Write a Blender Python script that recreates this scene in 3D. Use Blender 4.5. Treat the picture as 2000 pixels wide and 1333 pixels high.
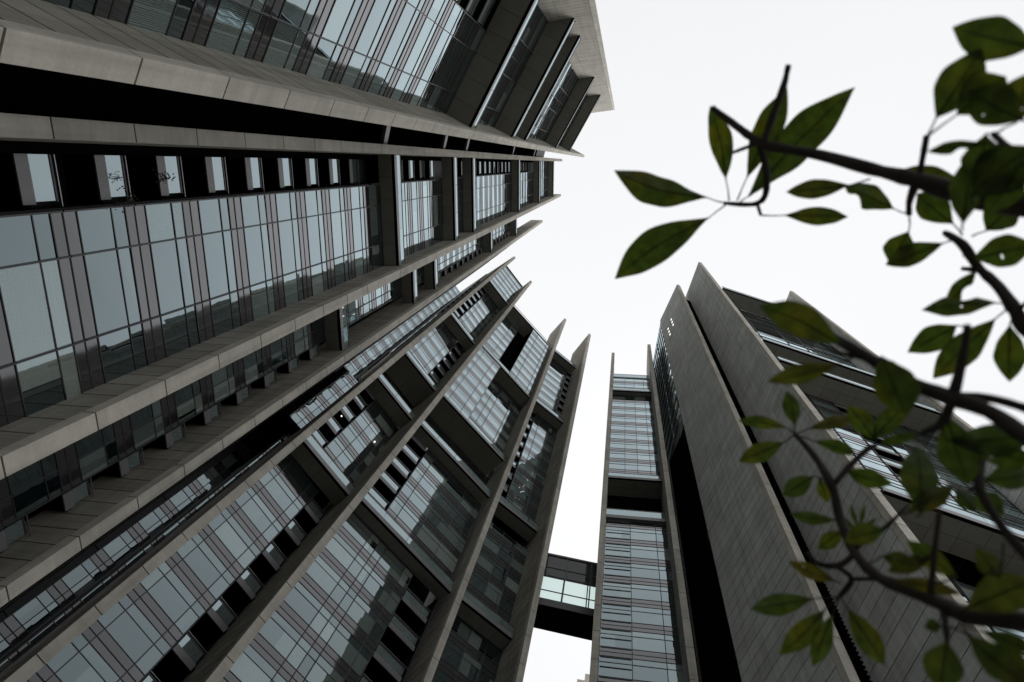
import bpy, bmesh, math, random
from mathutils import Vector, Matrix
R = math.radians
random.seed(7)
S = bpy.context.scene
for o in list(bpy.data.objects): bpy.data.objects.remove(o)
COL = S.collection

# ------------------------------------------------------------------ camera
CAMZ = 1.6
F_PX, CX, CY = 1280.0, 1000.0, 666.5          # focal length and principal point for a 2000 px wide frame
UP = Vector((220.0, -345.5, F_PX)).normalized()  # zenith direction seen by the camera
E1 = (Vector((1, 0, 0)) - UP.x * UP).normalized()
E2 = UP.cross(E1)
def to_world(c): return Vector((c.dot(E1), c.dot(E2), c.dot(UP)))
cam_d = bpy.data.cameras.new('camera'); cam = bpy.data.objects.new('camera', cam_d); COL.objects.link(cam)
rx = to_world(Vector((1, 0, 0))); ry = to_world(Vector((0, -1, 0))); rz = to_world(Vector((0, 0, -1)))
cam.matrix_world = Matrix(((rx.x, ry.x, rz.x, 0), (rx.y, ry.y, rz.y, 0), (rx.z, ry.z, rz.z, CAMZ), (0, 0, 0, 1)))
cam_d.sensor_width = 36.0; cam_d.lens = 36.0 * F_PX / 2000.0
cam_d.clip_start = 0.05; cam_d.clip_end = 5000
cam_d.dof.use_dof = True; cam_d.dof.focus_distance = 60; cam_d.dof.aperture_fstop = 2.2
S.camera = cam
S.render.resolution_x = 1024; S.render.resolution_y = 682

# ------------------------------------------------------------------ sky, sun, exposure
SUN_EL, SUN_AZ = 62.0, 78.0                    # azimuth counter-clockwise from +X
w = bpy.data.worlds.new('World'); S.world = w; w.use_nodes = True
nt = w.node_tree; nt.nodes.clear()
def N(nt, t, **k):
    n = nt.nodes.new(t)
    for a, v in k.items(): setattr(n, a, v)
    return n
out = N(nt, 'ShaderNodeOutputWorld'); bg = N(nt, 'ShaderNodeBackground')
sky = N(nt, 'ShaderNodeTexSky', sky_type='NISHITA', sun_disc=False, sun_elevation=R(SUN_EL), sun_rotation=R(90 - SUN_AZ))
sky_s = N(nt, 'ShaderNodeVectorMath', operation='SCALE'); sky_s.inputs['Scale'].default_value = 0.1
nt.links.new(sky.outputs[0], sky_s.inputs[0])
tc = N(nt, 'ShaderNodeTexCoord')
cl = N(nt, 'ShaderNodeTexNoise'); cl.inputs['Scale'].default_value = 1.3; cl.inputs['Detail'].default_value = 3
nt.links.new(tc.outputs['Generated'], cl.inputs['Vector'])
dt = N(nt, 'ShaderNodeVectorMath', operation='DOT_PRODUCT')   # cloud deck a little brighter towards the veiled sun
dt.inputs[1].default_value = (math.cos(R(SUN_EL)) * math.cos(R(SUN_AZ)), math.cos(R(SUN_EL)) * math.sin(R(SUN_AZ)), math.sin(R(SUN_EL)))
nt.links.new(tc.outputs['Generated'], dt.inputs[0])
mr = N(nt, 'ShaderNodeMapRange'); mr.inputs[1].default_value = 0.2; mr.inputs[2].default_value = 1.0; mr.inputs[3].default_value = 0.74; mr.inputs[4].default_value = 0.89
nt.links.new(dt.outputs['Value'], mr.inputs[0])
ad = N(nt, 'ShaderNodeMath', operation='MULTIPLY_ADD'); ad.inputs[1].default_value = 0.08; nt.links.new(cl.outputs['Fac'], ad.inputs[0]); nt.links.new(mr.outputs[0], ad.inputs[2])
tint = N(nt, 'ShaderNodeVectorMath', operation='SCALE'); tint.inputs[0].default_value = (0.985, 0.99, 1.0); nt.links.new(ad.outputs[0], tint.inputs['Scale'])
mx = N(nt, 'ShaderNodeMix', data_type='RGBA'); mx.inputs[0].default_value = 0.94
nt.links.new(sky_s.outputs[0], mx.inputs[6]); nt.links.new(tint.outputs[0], mx.inputs[7])
nt.links.new(mx.outputs[2], bg.inputs[0]); bg.inputs[1].default_value = 1.0
nt.links.new(bg.outputs[0], out.inputs[0])
sd = bpy.data.lights.new('sun', 'SUN'); sd.energy = 1.5; sd.angle = R(26); sd.color = (1.0, 0.97, 0.92)
so = bpy.data.objects.new('sun', sd); COL.objects.link(so)
so.rotation_euler = (0, R(90 - SUN_EL), R(SUN_AZ))
S.view_settings.view_transform = 'Standard'; S.view_settings.look = 'None'
S.view_settings.exposure = 0.14; S.view_settings.gamma = 1.0
S.render.engine = 'CYCLES'
S.cycles.max_bounces = 8; S.cycles.transparent_max_bounces = 12

# ------------------------------------------------------------------ materials
def mat(name):
    m = bpy.data.materials.new(name); m.use_nodes = True; m.node_tree.nodes.clear()
    o = N(m.node_tree, 'ShaderNodeOutputMaterial'); return m, m.node_tree, o
def stone(name, base, var=0.35, streak=(1, 1, 12), rough=0.8):
    m, t, o = mat(name); b = N(t, 'ShaderNodeBsdfPrincipled'); b.inputs['Roughness'].default_value = rough
    b.inputs['Specular IOR Level'].default_value = 0.3
    g = N(t, 'ShaderNodeNewGeometry'); mp = N(t, 'ShaderNodeMapping'); mp.inputs['Scale'].default_value = streak
    t.links.new(g.outputs['Position'], mp.inputs[0])
    n1 = N(t, 'ShaderNodeTexNoise'); n1.inputs['Scale'].default_value = 1.0; n1.inputs['Detail'].default_value = 6; n1.inputs['Roughness'].default_value = 0.65
    t.links.new(mp.outputs[0], n1.inputs['Vector'])
    n2 = N(t, 'ShaderNodeTexNoise'); n2.inputs['Scale'].default_value = 0.55; n2.inputs['Detail'].default_value = 4
    t.links.new(g.outputs['Position'], n2.inputs['Vector'])
    n3 = N(t, 'ShaderNodeTexNoise'); n3.inputs['Scale'].default_value = 14; n3.inputs['Detail'].default_value = 3
    t.links.new(g.outputs['Position'], n3.inputs['Vector'])
    a = N(t, 'ShaderNodeMath', operation='ADD'); t.links.new(n1.outputs['Fac'], a.inputs[0]); t.links.new(n2.outputs['Fac'], a.inputs[1])
    a2 = N(t, 'ShaderNodeMath', operation='MULTIPLY_ADD'); a2.inputs[1].default_value = 0.45; t.links.new(n3.outputs['Fac'], a2.inputs[0]); t.links.new(a.outputs[0], a2.inputs[2])
    rnd = N(t, 'ShaderNodeMath', operation='MULTIPLY_ADD'); rnd.inputs[1].default_value = 0.35
    t.links.new(g.outputs['Random Per Island'], rnd.inputs[0]); t.links.new(a2.outputs[0], rnd.inputs[2])
    r = N(t, 'ShaderNodeMapRange'); r.inputs[1].default_value = 0.95; r.inputs[2].default_value = 1.85
    r.inputs[3].default_value = 1 - var; r.inputs[4].default_value = 1 + var
    t.links.new(rnd.outputs[0], r.inputs[0])
    m4 = N(t, 'ShaderNodeMapping'); m4.inputs['Scale'].default_value = (2.6, 2.6, 0.12); t.links.new(g.outputs['Position'], m4.inputs[0])
    n4 = N(t, 'ShaderNodeTexNoise'); n4.inputs['Scale'].default_value = 1.0; n4.inputs['Detail'].default_value = 4; t.links.new(m4.outputs[0], n4.inputs['Vector'])
    r4 = N(t, 'ShaderNodeMapRange'); r4.inputs[1].default_value = 0.35; r4.inputs[2].default_value = 0.6; r4.inputs[3].default_value = 0.86; r4.inputs[4].default_value = 1.05; t.links.new(n4.outputs['Fac'], r4.inputs[0])
    k4 = N(t, 'ShaderNodeMath', operation='MULTIPLY'); t.links.new(r.outputs[0], k4.inputs[0]); t.links.new(r4.outputs[0], k4.inputs[1])
    c = N(t, 'ShaderNodeVectorMath', operation='SCALE'); c.inputs[0].default_value = base; t.links.new(k4.outputs[0], c.inputs['Scale'])
    t.links.new(c.outputs[0], b.inputs['Base Color'])
    bm = N(t, 'ShaderNodeBump'); bm.inputs['Strength'].default_value = 0.15; bm.inputs['Distance'].default_value = 0.02
    t.links.new(a2.outputs[0], bm.inputs['Height']); t.links.new(bm.outputs[0], b.inputs['Normal'])
    t.links.new(b.outputs[0], o.inputs[0]); return m
def plain(name, base, rough=0.5, metal=0.0, spec=0.5, var=0.12):
    m, t, o = mat(name); b = N(t, 'ShaderNodeBsdfPrincipled'); b.inputs['Roughness'].default_value = rough
    b.inputs['Metallic'].default_value = metal; b.inputs['Specular IOR Level'].default_value = spec
    g = N(t, 'ShaderNodeNewGeometry'); n = N(t, 'ShaderNodeTexNoise'); n.inputs['Scale'].default_value = 1.7; n.inputs['Detail'].default_value = 5
    t.links.new(g.outputs['Position'], n.inputs['Vector'])
    ra = N(t, 'ShaderNodeMath', operation='MULTIPLY_ADD'); ra.inputs[1].default_value = 0.5; t.links.new(g.outputs['Random Per Island'], ra.inputs[0]); t.links.new(n.outputs['Fac'], ra.inputs[2])
    r = N(t, 'ShaderNodeMapRange'); r.inputs[1].default_value = 0.3; r.inputs[2].default_value = 1.2; r.inputs[3].default_value = 1 - var; r.inputs[4].default_value = 1 + var
    t.links.new(ra.outputs[0], r.inputs[0])
    c = N(t, 'ShaderNodeVectorMath', operation='SCALE'); c.inputs[0].default_value = base; t.links.new(r.outputs[0], c.inputs['Scale'])
    t.links.new(c.outputs[0], b.inputs['Base Color']); t.links.new(b.outputs[0], o.inputs[0]); return m
def mirror(name, base, ior, tint=(0.76, 0.92, 0.97), kind='dark', bump=0.007, rough=0.015):
    """coated facade glass: a fresnel mirror over whatever stands right behind the pane"""
    m, t, o = mat(name)
    g = N(t, 'ShaderNodeNewGeometry')
    nz = N(t, 'ShaderNodeTexNoise'); nz.inputs['Scale'].default_value = 0.7; nz.inputs['Detail'].default_value = 2
    t.links.new(g.outputs['Position'], nz.inputs['Vector'])
    bm = N(t, 'ShaderNodeBump'); bm.inputs['Strength'].default_value = bump; bm.inputs['Distance'].default_value = 0.25
    t.links.new(nz.outputs['Fac'], bm.inputs['Height'])
    gl = N(t, 'ShaderNodeBsdfGlossy'); gl.inputs['Roughness'].default_value = rough; gl.inputs['Color'].default_value = (*tint, 1)
    t.links.new(bm.outputs[0], gl.inputs['Normal'])
    df = N(t, 'ShaderNodeBsdfDiffuse')
    if kind == 'dark':
        n = N(t, 'ShaderNodeTexNoise'); n.inputs['Scale'].default_value = 0.8; t.links.new(g.outputs['Position'], n.inputs['Vector'])
        r = N(t, 'ShaderNodeMapRange'); r.inputs[3].default_value = 0.4; r.inputs[4].default_value = 1.6
        t.links.new(n.outputs['Fac'], r.inputs[0])
    else:
        uv = N(t, 'ShaderNodeUVMap'); mp = N(t, 'ShaderNodeMapping')
        mp.inputs['Scale'].default_value = (5.5, 0.25, 1) if kind == 'curtain' else (0.25, 9, 1)
        t.links.new(uv.outputs[0], mp.inputs[0])
        wv = N(t, 'ShaderNodeTexWave'); wv.wave_profile = 'SIN'; wv.bands_direction = 'X' if kind == 'curtain' else 'Y'
        wv.inputs['Scale'].default_value = 1.0; wv.inputs['Distortion'].default_value = 3.5; wv.inputs['Detail'].default_value = 2
        t.links.new(mp.outputs[0], wv.inputs['Vector'])
        r = N(t, 'ShaderNodeMapRange'); r.inputs[3].default_value = 0.30; r.inputs[4].default_value = 1.35
        t.links.new(wv.outputs['Fac'], r.inputs[0])
    c = N(t, 'ShaderNodeVectorMath', operation='SCALE'); c.inputs[0].default_value = base; t.links.new(r.outputs[0], c.inputs['Scale'])
    t.links.new(c.outputs[0], df.inputs['Color'])
    lw = N(t, 'ShaderNodeLayerWeight'); lw.inputs['Blend'].default_value = 0.5      # coated glass: reflectance ior[0] face on, rising by ior[1] when grazing
    pw = N(t, 'ShaderNodeMath', operation='POWER'); pw.inputs[1].default_value = 2.1; t.links.new(lw.outputs['Facing'], pw.inputs[0])
    fr = N(t, 'ShaderNodeMath', operation='MULTIPLY_ADD'); fr.inputs[1].default_value = ior[1]; fr.inputs[2].default_value = ior[0]; t.links.new(pw.outputs[0], fr.inputs[0])
    vr = N(t, 'ShaderNodeMapRange'); vr.inputs[3].default_value = 0.82; vr.inputs[4].default_value = 1.1; t.links.new(g.outputs['Random Per Island'], vr.inputs[0])
    f2 = N(t, 'ShaderNodeMath', operation='MULTIPLY'); f2.use_clamp = True; t.links.new(fr.outputs[0], f2.inputs[0]); t.links.new(vr.outputs[0], f2.inputs[1]); fr = f2
    ms = N(t, 'ShaderNodeMixShader'); t.links.new(fr.outputs[0], ms.inputs[0]); t.links.new(df.outputs[0], ms.inputs[1]); t.links.new(gl.outputs[0], ms.inputs[2])
    t.links.new(ms.outputs[0], o.inputs[0]); return m
def clear_glass(name, tint=(0.82, 0.90, 0.88), ior=1.45):
    m, t, o = mat(name)
    tr = N(t, 'ShaderNodeBsdfTransparent'); tr.inputs[0].default_value = (*tint, 1)
    gl = N(t, 'ShaderNodeBsdfGlossy'); gl.inputs['Roughness'].default_value = 0.03
    fr = N(t, 'ShaderNodeFresnel'); fr.inputs['IOR'].default_value = ior
    ms = N(t, 'ShaderNodeMixShader'); t.links.new(fr.outputs[0], ms.inputs[0]); t.links.new(tr.outputs[0], ms.inputs[1]); t.links.new(gl.outputs[0], ms.inputs[2])
    t.links.new(ms.outputs[0], o.inputs[0]); return m
M = {}
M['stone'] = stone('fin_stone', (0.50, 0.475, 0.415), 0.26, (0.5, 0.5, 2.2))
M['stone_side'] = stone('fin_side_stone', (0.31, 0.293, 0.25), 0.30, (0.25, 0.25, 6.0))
M['stone_grey'] = stone('grey_stone', (0.475, 0.49, 0.465), 0.26, (0.2, 0.2, 6.0))
M['joint'] = plain('joint', (0.03, 0.03, 0.03), 0.9)
M['glass'] = mirror('facade_glass', (0.006, 0.011, 0.011), (.14, .98))
M['glass_curtain'] = mirror('facade_glass_curtain', (0.14, 0.175, 0.16), (.14, .94), kind='curtain')
M['glass_blind'] = mirror('facade_glass_blind', (0.27, 0.31, 0.28), (.14, .94), kind='blind')
M['spandrel'] = mirror('spandrel_glass', (0.034, 0.031, 0.033), (.10, .92), tint=(0.66, 0.675, 0.69), bump=0.006, rough=0.05)
M['frame'] = plain('dark_frame', (0.042, 0.041, 0.044), 0.4, 0.3)
M['rail'] = plain('steel_rail', (0.25, 0.25, 0.26), 0.35, 0.8)
M['soffit'] = plain('soffit_panel', (0.21, 0.205, 0.18), 0.75, 0.0, 0.2, 0.10)
M['void'] = plain('void_shade_black', (0.004, 0.004, 0.004), 0.9, spec=0.0)  # near-black colour stands in for the deep shade inside recesses and openings
M['dark'] = plain('dark_cladding', (0.022, 0.023, 0.026), 0.5, spec=0.25)
M['screen'] = plain('screen_panel', (0.165, 0.163, 0.168), 0.4, 0.2)
M['screen_glass'] = mirror('screen_glass', (0.12, 0.15, 0.15), (.25, .5), bump=0.01)
M['bal'] = mirror('balustrade_glass', (0.14, 0.19, 0.175), (.25, .55), bump=0.01)
M['steel'] = plain('polished_steel', (0.55, 0.56, 0.58), 0.18, 1.0)
M['ground'] = stone('paving', (0.20, 0.195, 0.18), 0.25, (1, 1, 1))
M['pale'] = stone('pale_render', (0.55, 0.50, 0.45), 0.12, (0.3, 0.3, 1))
M['clear'] = clear_glass('bridge_glass')
M['bark'] = stone('bark', (0.045, 0.038, 0.032), 0.6, (14, 14, 14), 0.85)
m, t, o = mat('lamp_white'); em = N(t, 'ShaderNodeEmission'); em.inputs[0].default_value = (1, .95, .85, 1); em.inputs[1].default_value = 1.4
t.links.new(em.outputs[0], o.inputs[0]); M['lamp'] = m
def leaf_mat(name, base, trans):
    m, t, o = mat(name)
    g = N(t, 'ShaderNodeNewGeometry'); uv = N(t, 'ShaderNodeUVMap')
    sp = N(t, 'ShaderNodeSeparateXYZ'); t.links.new(uv.outputs[0], sp.inputs[0])
    ab = N(t, 'ShaderNodeMath', operation='ABSOLUTE'); t.links.new(sp.outputs['Y'], ab.inputs[0])
    # side veins run obliquely off the midrib
    vv = N(t, 'ShaderNodeMath', operation='MULTIPLY_ADD'); vv.inputs[1].default_value = -0.35; t.links.new(ab.outputs[0], vv.inputs[0]); t.links.new(sp.outputs['X'], vv.inputs[2])
    sn = N(t, 'ShaderNodeMath', operation='MULTIPLY'); sn.inputs[1].default_value = 75; t.links.new(vv.outputs[0], sn.inputs[0])
    si = N(t, 'ShaderNodeMath', operation='SINE'); t.links.new(sn.outputs[0], si.inputs[0])
    mid = N(t, 'ShaderNodeMapRange'); mid.inputs[1].default_value = 0.0; mid.inputs[2].default_value = 0.10; mid.inputs[3].default_value = 0.62; mid.inputs[4].default_value = 1.0
    t.links.new(ab.outputs[0], mid.inputs[0])
    n = N(t, 'ShaderNodeTexNoise'); n.inputs['Scale'].default_value = 38; n.inputs['Detail'].default_value = 5; t.links.new(g.outputs['Position'], n.inputs['Vector'])
    n2 = N(t, 'ShaderNodeTexNoise'); n2.inputs['Scale'].default_value = 9; n2.inputs['Detail'].default_value = 3; t.links.new(g.outputs['Position'], n2.inputs['Vector'])
    r = N(t, 'ShaderNodeMapRange'); r.inputs[1].default_value = 0.3; r.inputs[2].default_value = 0.7; r.inputs[3].default_value = 0.6; r.inputs[4].default_value = 1.35; t.links.new(n.outputs['Fac'], r.inputs[0])
    k = N(t, 'ShaderNodeMath', operation='MULTIPLY'); t.links.new(r.outputs[0], k.inputs[0]); t.links.new(mid.outputs[0], k.inputs[1])
    k2 = N(t, 'ShaderNodeMath', operation='MULTIPLY_ADD'); k2.inputs[1].default_value = 0.07; t.links.new(si.outputs[0], k2.inputs[0]); t.links.new(k.outputs[0], k2.inputs[2])
    yl = N(t, 'ShaderNodeMix', data_type='RGBA'); yl.inputs[6].default_value = (*base, 1); yl.inputs[7].default_value = (base[0] * 2.3, base[1] * 1.35, base[2] * 0.7, 1)
    r2 = N(t, 'ShaderNodeMapRange'); r2.inputs[1].default_value = 0.5; r2.inputs[2].default_value = 0.75; t.links.new(n2.outputs['Fac'], r2.inputs[0]); t.links.new(r2.outputs[0], yl.inputs[0])
    c = N(t, 'ShaderNodeVectorMath', operation='SCALE'); t.links.new(yl.outputs[2], c.inputs[0]); t.links.new(k2.outputs[0], c.inputs['Scale'])
    d = N(t, 'ShaderNodeBsdfPrincipled'); d.inputs['Roughness'].default_value = 0.45; t.links.new(c.outputs[0], d.inputs['Base Color'])
    tr = N(t, 'ShaderNodeBsdfTranslucent')
    c2 = N(t, 'ShaderNodeVectorMath', operation='MULTIPLY'); c2.inputs[1].default_value = trans; t.links.new(c.outputs[0], c2.inputs[0]); t.links.new(c2.outputs[0], tr.inputs[0])
    ms = N(t, 'ShaderNodeMixShader'); ms.inputs[0].default_value = 0.5; t.links.new(d.outputs[0], ms.inputs[1]); t.links.new(tr.outputs[0], ms.inputs[2])
    t.links.new(ms.outputs[0], o.inputs[0]); return m
M['leaf'] = leaf_mat('leaf_green', (0.044, 0.067, 0.012), (1.2, 1.32, 0.6))
M['leaf_old'] = leaf_mat('leaf_olive', (0.052, 0.062, 0.012), (1.2, 1.2, 0.6))

# ------------------------------------------------------------------ mesh builder
def norm2(a): return Vector((math.cos(R(a)), math.sin(R(a)), 0))
class MB:
    """collects faces with materials; frame = plan origin o, along u, back v"""
    def __init__(s): s.v = []; s.f = []; s.m = []; s.mats = []; s.uv = []
    def mi(s, k):
        if k not in s.mats: s.mats.append(k)
        return s.mats.index(k)
    def face(s, pts, k, uv=None):
        b = len(s.v); s.v += [tuple(p) for p in pts]; s.f.append(tuple(range(b, b + len(pts)))); s.m.append(s.mi(k)); s.uv.append(uv or [(0, 0)] * len(pts))
    def box(s, fr, u0, u1, v0, v1, z0, z1, k):
        o, U, V = fr; b = len(s.v)
        for z in (z0, z1):
            for (a, c) in ((u0, v0), (u1, v0), (u1, v1), (u0, v1)):
                p = o + U * a + V * c; s.v.append((p.x, p.y, z + CAMZ))
        q = [(3, 2, 1, 0), (4, 5, 6, 7), (0, 1, 5, 4), (1, 2, 6, 5), (2, 3, 7, 6), (3, 0, 4, 7)]
        if U.cross(V).z < 0: q = [tuple(reversed(f)) for f in q]
        for f in q: s.f.append(tuple(b + i for i in f)); s.m.append(s.mi(k)); s.uv.append([(0, 0)] * 4)
    def poly(s, pts, z0, z1, k):
        """vertical prism over a plan polygon (counter-clockwise)"""
        n = len(pts); b = len(s.v)
        for z in (z0, z1): s.v += [(p[0], p[1], z + CAMZ) for p in pts]
        s.f.append(tuple(b + i for i in reversed(range(n)))); s.f.append(tuple(b + n + i for i in range(n)))
        for i in range(n): j = (i + 1) % n; s.f.append((b + i, b + j, b + n + j, b + n + i))
        for _ in range(n + 2): s.m.append(s.mi(k))
        for i in range(2): s.uv.append([(0, 0)] * n)
        for i in range(n): s.uv.append([(0, 0)] * 4)
    def pane(s, fr, u0, u1, v, z0, z1, k, jit=0.008):
        o, U, V = fr; pts = []
        for (a, z) in ((u0, z0), (u1, z0), (u1, z1), (u0, z1)):
            p = o + U * a + V * (v + random.uniform(-jit, jit)); pts.append((p.x, p.y, z + CAMZ))
        # facing -V (towards the court)
        d = random.uniform(0, 50)
        uv = [(u0 + d, z0 + d), (u1 + d, z0 + d), (u1 + d, z1 + d), (u0 + d, z1 + d)]
        if U.cross(V).z < 0: pts.reverse(); uv.reverse()
        s.face(pts, k, uv)
    def tube(s, pts, rad, k, n=8):
        b0 = len(s.v); P = [Vector(p) for p in pts]
        for i, p in enumerate(P):
            t = (P[min(i + 1, len(P) - 1)] - P[max(i - 1, 0)]).normalized()
            a = t.orthogonal().normalized() if i == 0 else (s._a - t * s._a.dot(t)).normalized()
            s._a = a; c = t.cross(a); r = rad[i] if hasattr(rad, '__len__') else rad
            for j in range(n):
                an = 2 * math.pi * j / n; q = p + (a * math.cos(an) + c * math.sin(an)) * r; s.v.append(tuple(q))
        for i in range(len(P) - 1):
            for j in range(n):
                a0 = b0 + i * n + j; a1 = b0 + i * n + (j + 1) % n
                s.f.append((a0, a1, a1 + n, a0 + n)); s.m.append(s.mi(k)); s.uv.append([(0, 0)] * 4)
        s.f.append(tuple(b0 + j for j in reversed(range(n)))); s.m.append(s.mi(k)); s.uv.append([(0, 0)] * n)
        e = b0 + (len(P) - 1) * n; s.f.append(tuple(e + j for j in range(n))); s.m.append(s.mi(k)); s.uv.append([(0, 0)] * n)
    def absorb(s, q):
        b = len(s.v); s.v += q.v; s.f += [tuple(b + i for i in f) for f in q.f]
        s.m += [s.mi(q.mats[i]) for i in q.m]; s.uv += q.uv
    def build(s, name, parent=None, smooth=False, **props):
        me = bpy.data.meshes.new(name); me.from_pydata(s.v, [], s.f)
        for k in s.mats: me.materials.append(M[k])
        me.polygons.foreach_set('material_index', s.m)
        uvl = me.uv_layers.new(name='UVMap'); flat = [c for u in s.uv for xy in u for c in xy]
        uvl.data.foreach_set('uv', flat)
        if smooth: me.polygons.foreach_set('use_smooth', [True] * len(s.f))
        me.update(); o = bpy.data.objects.new(name, me); COL.objects.link(o)
        if parent: o.parent = parent; o.matrix_parent_inverse = Matrix.Translation(-Vector(parent.location))
        for k, v in props.items(): o[k] = v
        return o
def tag(o, label=None, cat=None, group=None, kind=None):
    for k, v in (('label', label), ('category', cat), ('group', group), ('kind', kind)):
        if v: o[k] = v
    return o
def thing(name, loc, label, cat, group=None):
    o = bpy.data.objects.new(name, None); o.location = loc; COL.objects.link(o); return tag(o, label, cat, group)
def project(p):
    d = Vector(p) - Vector((0, 0, CAMZ))
    x = d.dot(rx); y = -d.dot(ry); z = -d.dot(rz)
    return (CX + F_PX * x / z, CY + F_PX * y / z) if z > 0.1 else None
class Registry:
    """parts of one building by kind: the 100 that show largest are parts, the rest one part"""
    def __init__(s, root): s.root = root; s.d = {}
    def add(s, name, mb, subs=()):
        xs = [project(mb.v[i]) for i in range(0, len(mb.v), max(1, len(mb.v) // 24))]
        xs = [q for q in xs if q]
        ins = [q for q in xs if -60 < q[0] < 2060 and -60 < q[1] < 1393]
        size = 0
        if xs and ins:
            size = (max(q[0] for q in ins) - min(q[0] for q in ins) + 1) * (max(q[1] for q in ins) - min(q[1] for q in ins) + 1)
        s.d.setdefault(name, []).append((size, len(s.d.get(name, [])), mb, subs))
    def flush(s, lim=100):
        for name, L in s.d.items():
            L.sort(key=lambda q: -q[0]); rest = MB(); cnt = 0; subrest = {}
            vis = [q for q in L if q[0] > 0]
            for i, (sz, _, mb, subs) in enumerate(L):
                if (i < lim and sz > 0) or len(L) <= 3:
                    o = mb.build(name, s.root)
                    for sn, sm in subs:
                        c = sm.build(sn, None); c.parent = o; c.matrix_parent_inverse = o.matrix_parent_inverse.copy()
                        c.matrix_parent_inverse = (o.matrix_world.inverted() if False else Matrix.Identity(4))
                        c.matrix_parent_inverse = Matrix.Identity(4)
                        # parent chain: root at its location, o offset back by parent inverse, so identity here keeps world coords
                else:
                    rest.absorb(mb); cnt += 1
                    for sn, sm in subs: rest.absorb(sm)
            if cnt: rest.build(name, s.root, kind='stuff')

FL = 3.3; PH = 2.65                            # storey height; level of the line between the two spandrel bands
def frame(P, az): U = norm2(az); return (Vector((P[0], P[1], 0)), U, norm2(az + 90))

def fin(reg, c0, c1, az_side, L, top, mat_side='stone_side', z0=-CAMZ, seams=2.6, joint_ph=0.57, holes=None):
    """stone fin wall: c0 -> c1 the two front corners, az_side the way it runs back"""
    c0 = Vector((*c0, 0)); c1 = Vector((*c1, 0)); V = norm2(az_side); U = norm2(az_side - 90)
    c = (c0 + c1) / 2; w = 0.3; fr = (c, U, V); g = 0.03
    mb = MB(); mb.box(fr, -w + .05, w - .05, .05, L, z0, top - .05, 'joint')
    k = math.floor((z0 - joint_ph) / FL); z = z0
    while z < top:
        k += 1; z1 = min(joint_ph + k * FL, top)
        if z1 - z > .1: mb.box(fr, -w, w, 0, .46, z + g, z1 - (g if z1 < top else 0), 'stone')
        z = z1
    cnt = max(1, round((L - .5) / seams)); sw = (L - .5) / cnt
    ph = joint_ph + .45; z = z0; k = math.floor((z0 - ph) / 1.1)
    while z < top:
        k += 1; z1 = min(ph + k * 1.1, top)
        if z1 - z > .05:
            for i in range(cnt):
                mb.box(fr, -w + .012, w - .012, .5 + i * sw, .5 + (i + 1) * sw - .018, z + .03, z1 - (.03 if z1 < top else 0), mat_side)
        z = z1
    reg.add('stone_fin', mb)
    return fr

def curtain(reg, fr, s0, s1, z0, z1, mull, v=0.0, blinds=0.5):
    """curtain wall: per storey one window (large + small panes, frames) and one spandrel of two bands"""
    edges = [s0] + [m for m in mull if s0 + .15 < m < s1 - .15] + [s1]
    k = math.floor((z0 - PH) / FL)
    while True:
        zb = PH + k * FL; k += 1
        if zb > z1: break
        lo = zb; A = lo + .58; B = A + 1.55; Cc = B + .68; D = lo + FL
        wn = MB(); sp = MB()
        def cl(a, b): return max(a, z0), min(b, z1)
        for i in range(len(edges) - 1):
            a, b = edges[i] + .03, edges[i + 1] - .03
            q = random.random(); gk = 'glass' if q > blinds else ('glass_curtain' if q < blinds * .65 else 'glass_blind')
            y0, y1 = cl(A, B)
            if y1 - y0 > .05:
                if gk != 'glass' and random.random() < .45:      # drawn over part of the opening only
                    m_ = a + (b - a) * random.uniform(.3, .75); k1, k2 = ('glass', gk) if random.random() < .5 else (gk, 'glass')
                    wn.pane(fr, a, m_, v, y0, y1 - .02, k1, 0); wn.pane(fr, m_, b, v, y0, y1 - .02, k2, 0)
                else: wn.pane(fr, a, b, v, y0, y1 - .02, gk)
            y0, y1 = cl(B, Cc)
            if y1 - y0 > .05: wn.pane(fr, a, b, v, y0 + .02, y1, 'glass' if random.random() > .4 else gk)
            for y0, y1 in (cl(lo + .03, A - .02), cl(Cc + .02, D - .03)):
                if y1 - y0 > .05: sp.pane(fr, a, b, v - .004, y0, y1, 'spandrel', .003)
        y0, y1 = cl(A, Cc)
        if y1 - y0 > .3:
            for e in edges: wn.box(fr, e - .03, e + .03, v - .07, v + .02, y0, y1, 'frame')
            if z0 < B < z1: wn.box(fr, s0, s1, v - .03, v + .02, B - .02, B + .02, 'frame')
            for zz in (A, Cc):
                if z0 < zz < z1: wn.box(fr, s0, s1, v - .035, v + .02, zz - .02, zz + .02, 'frame')
            reg.add('window', wn)
        y0, y1 = cl(lo, A)
        if z0 <= lo <= z1: sp.box(fr, s0, s1, v - .02, v + .015, lo - .03, lo + .03, 'joint')
        sp.box(fr, s0, s0 + .04, v + .02, v + .05, max(lo, z0), min(D, z1), 'joint')
        for y0, y1 in (cl(lo + .03, A - .02), cl(Cc + .02, D - .03)):
            if y1 - y0 > .1:
                for e in edges: sp.box(fr, e - .03, e + .03, v - .07, v + .02, y0, y1, 'frame')
        if sp.f: reg.add('spandrel', sp)

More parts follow.
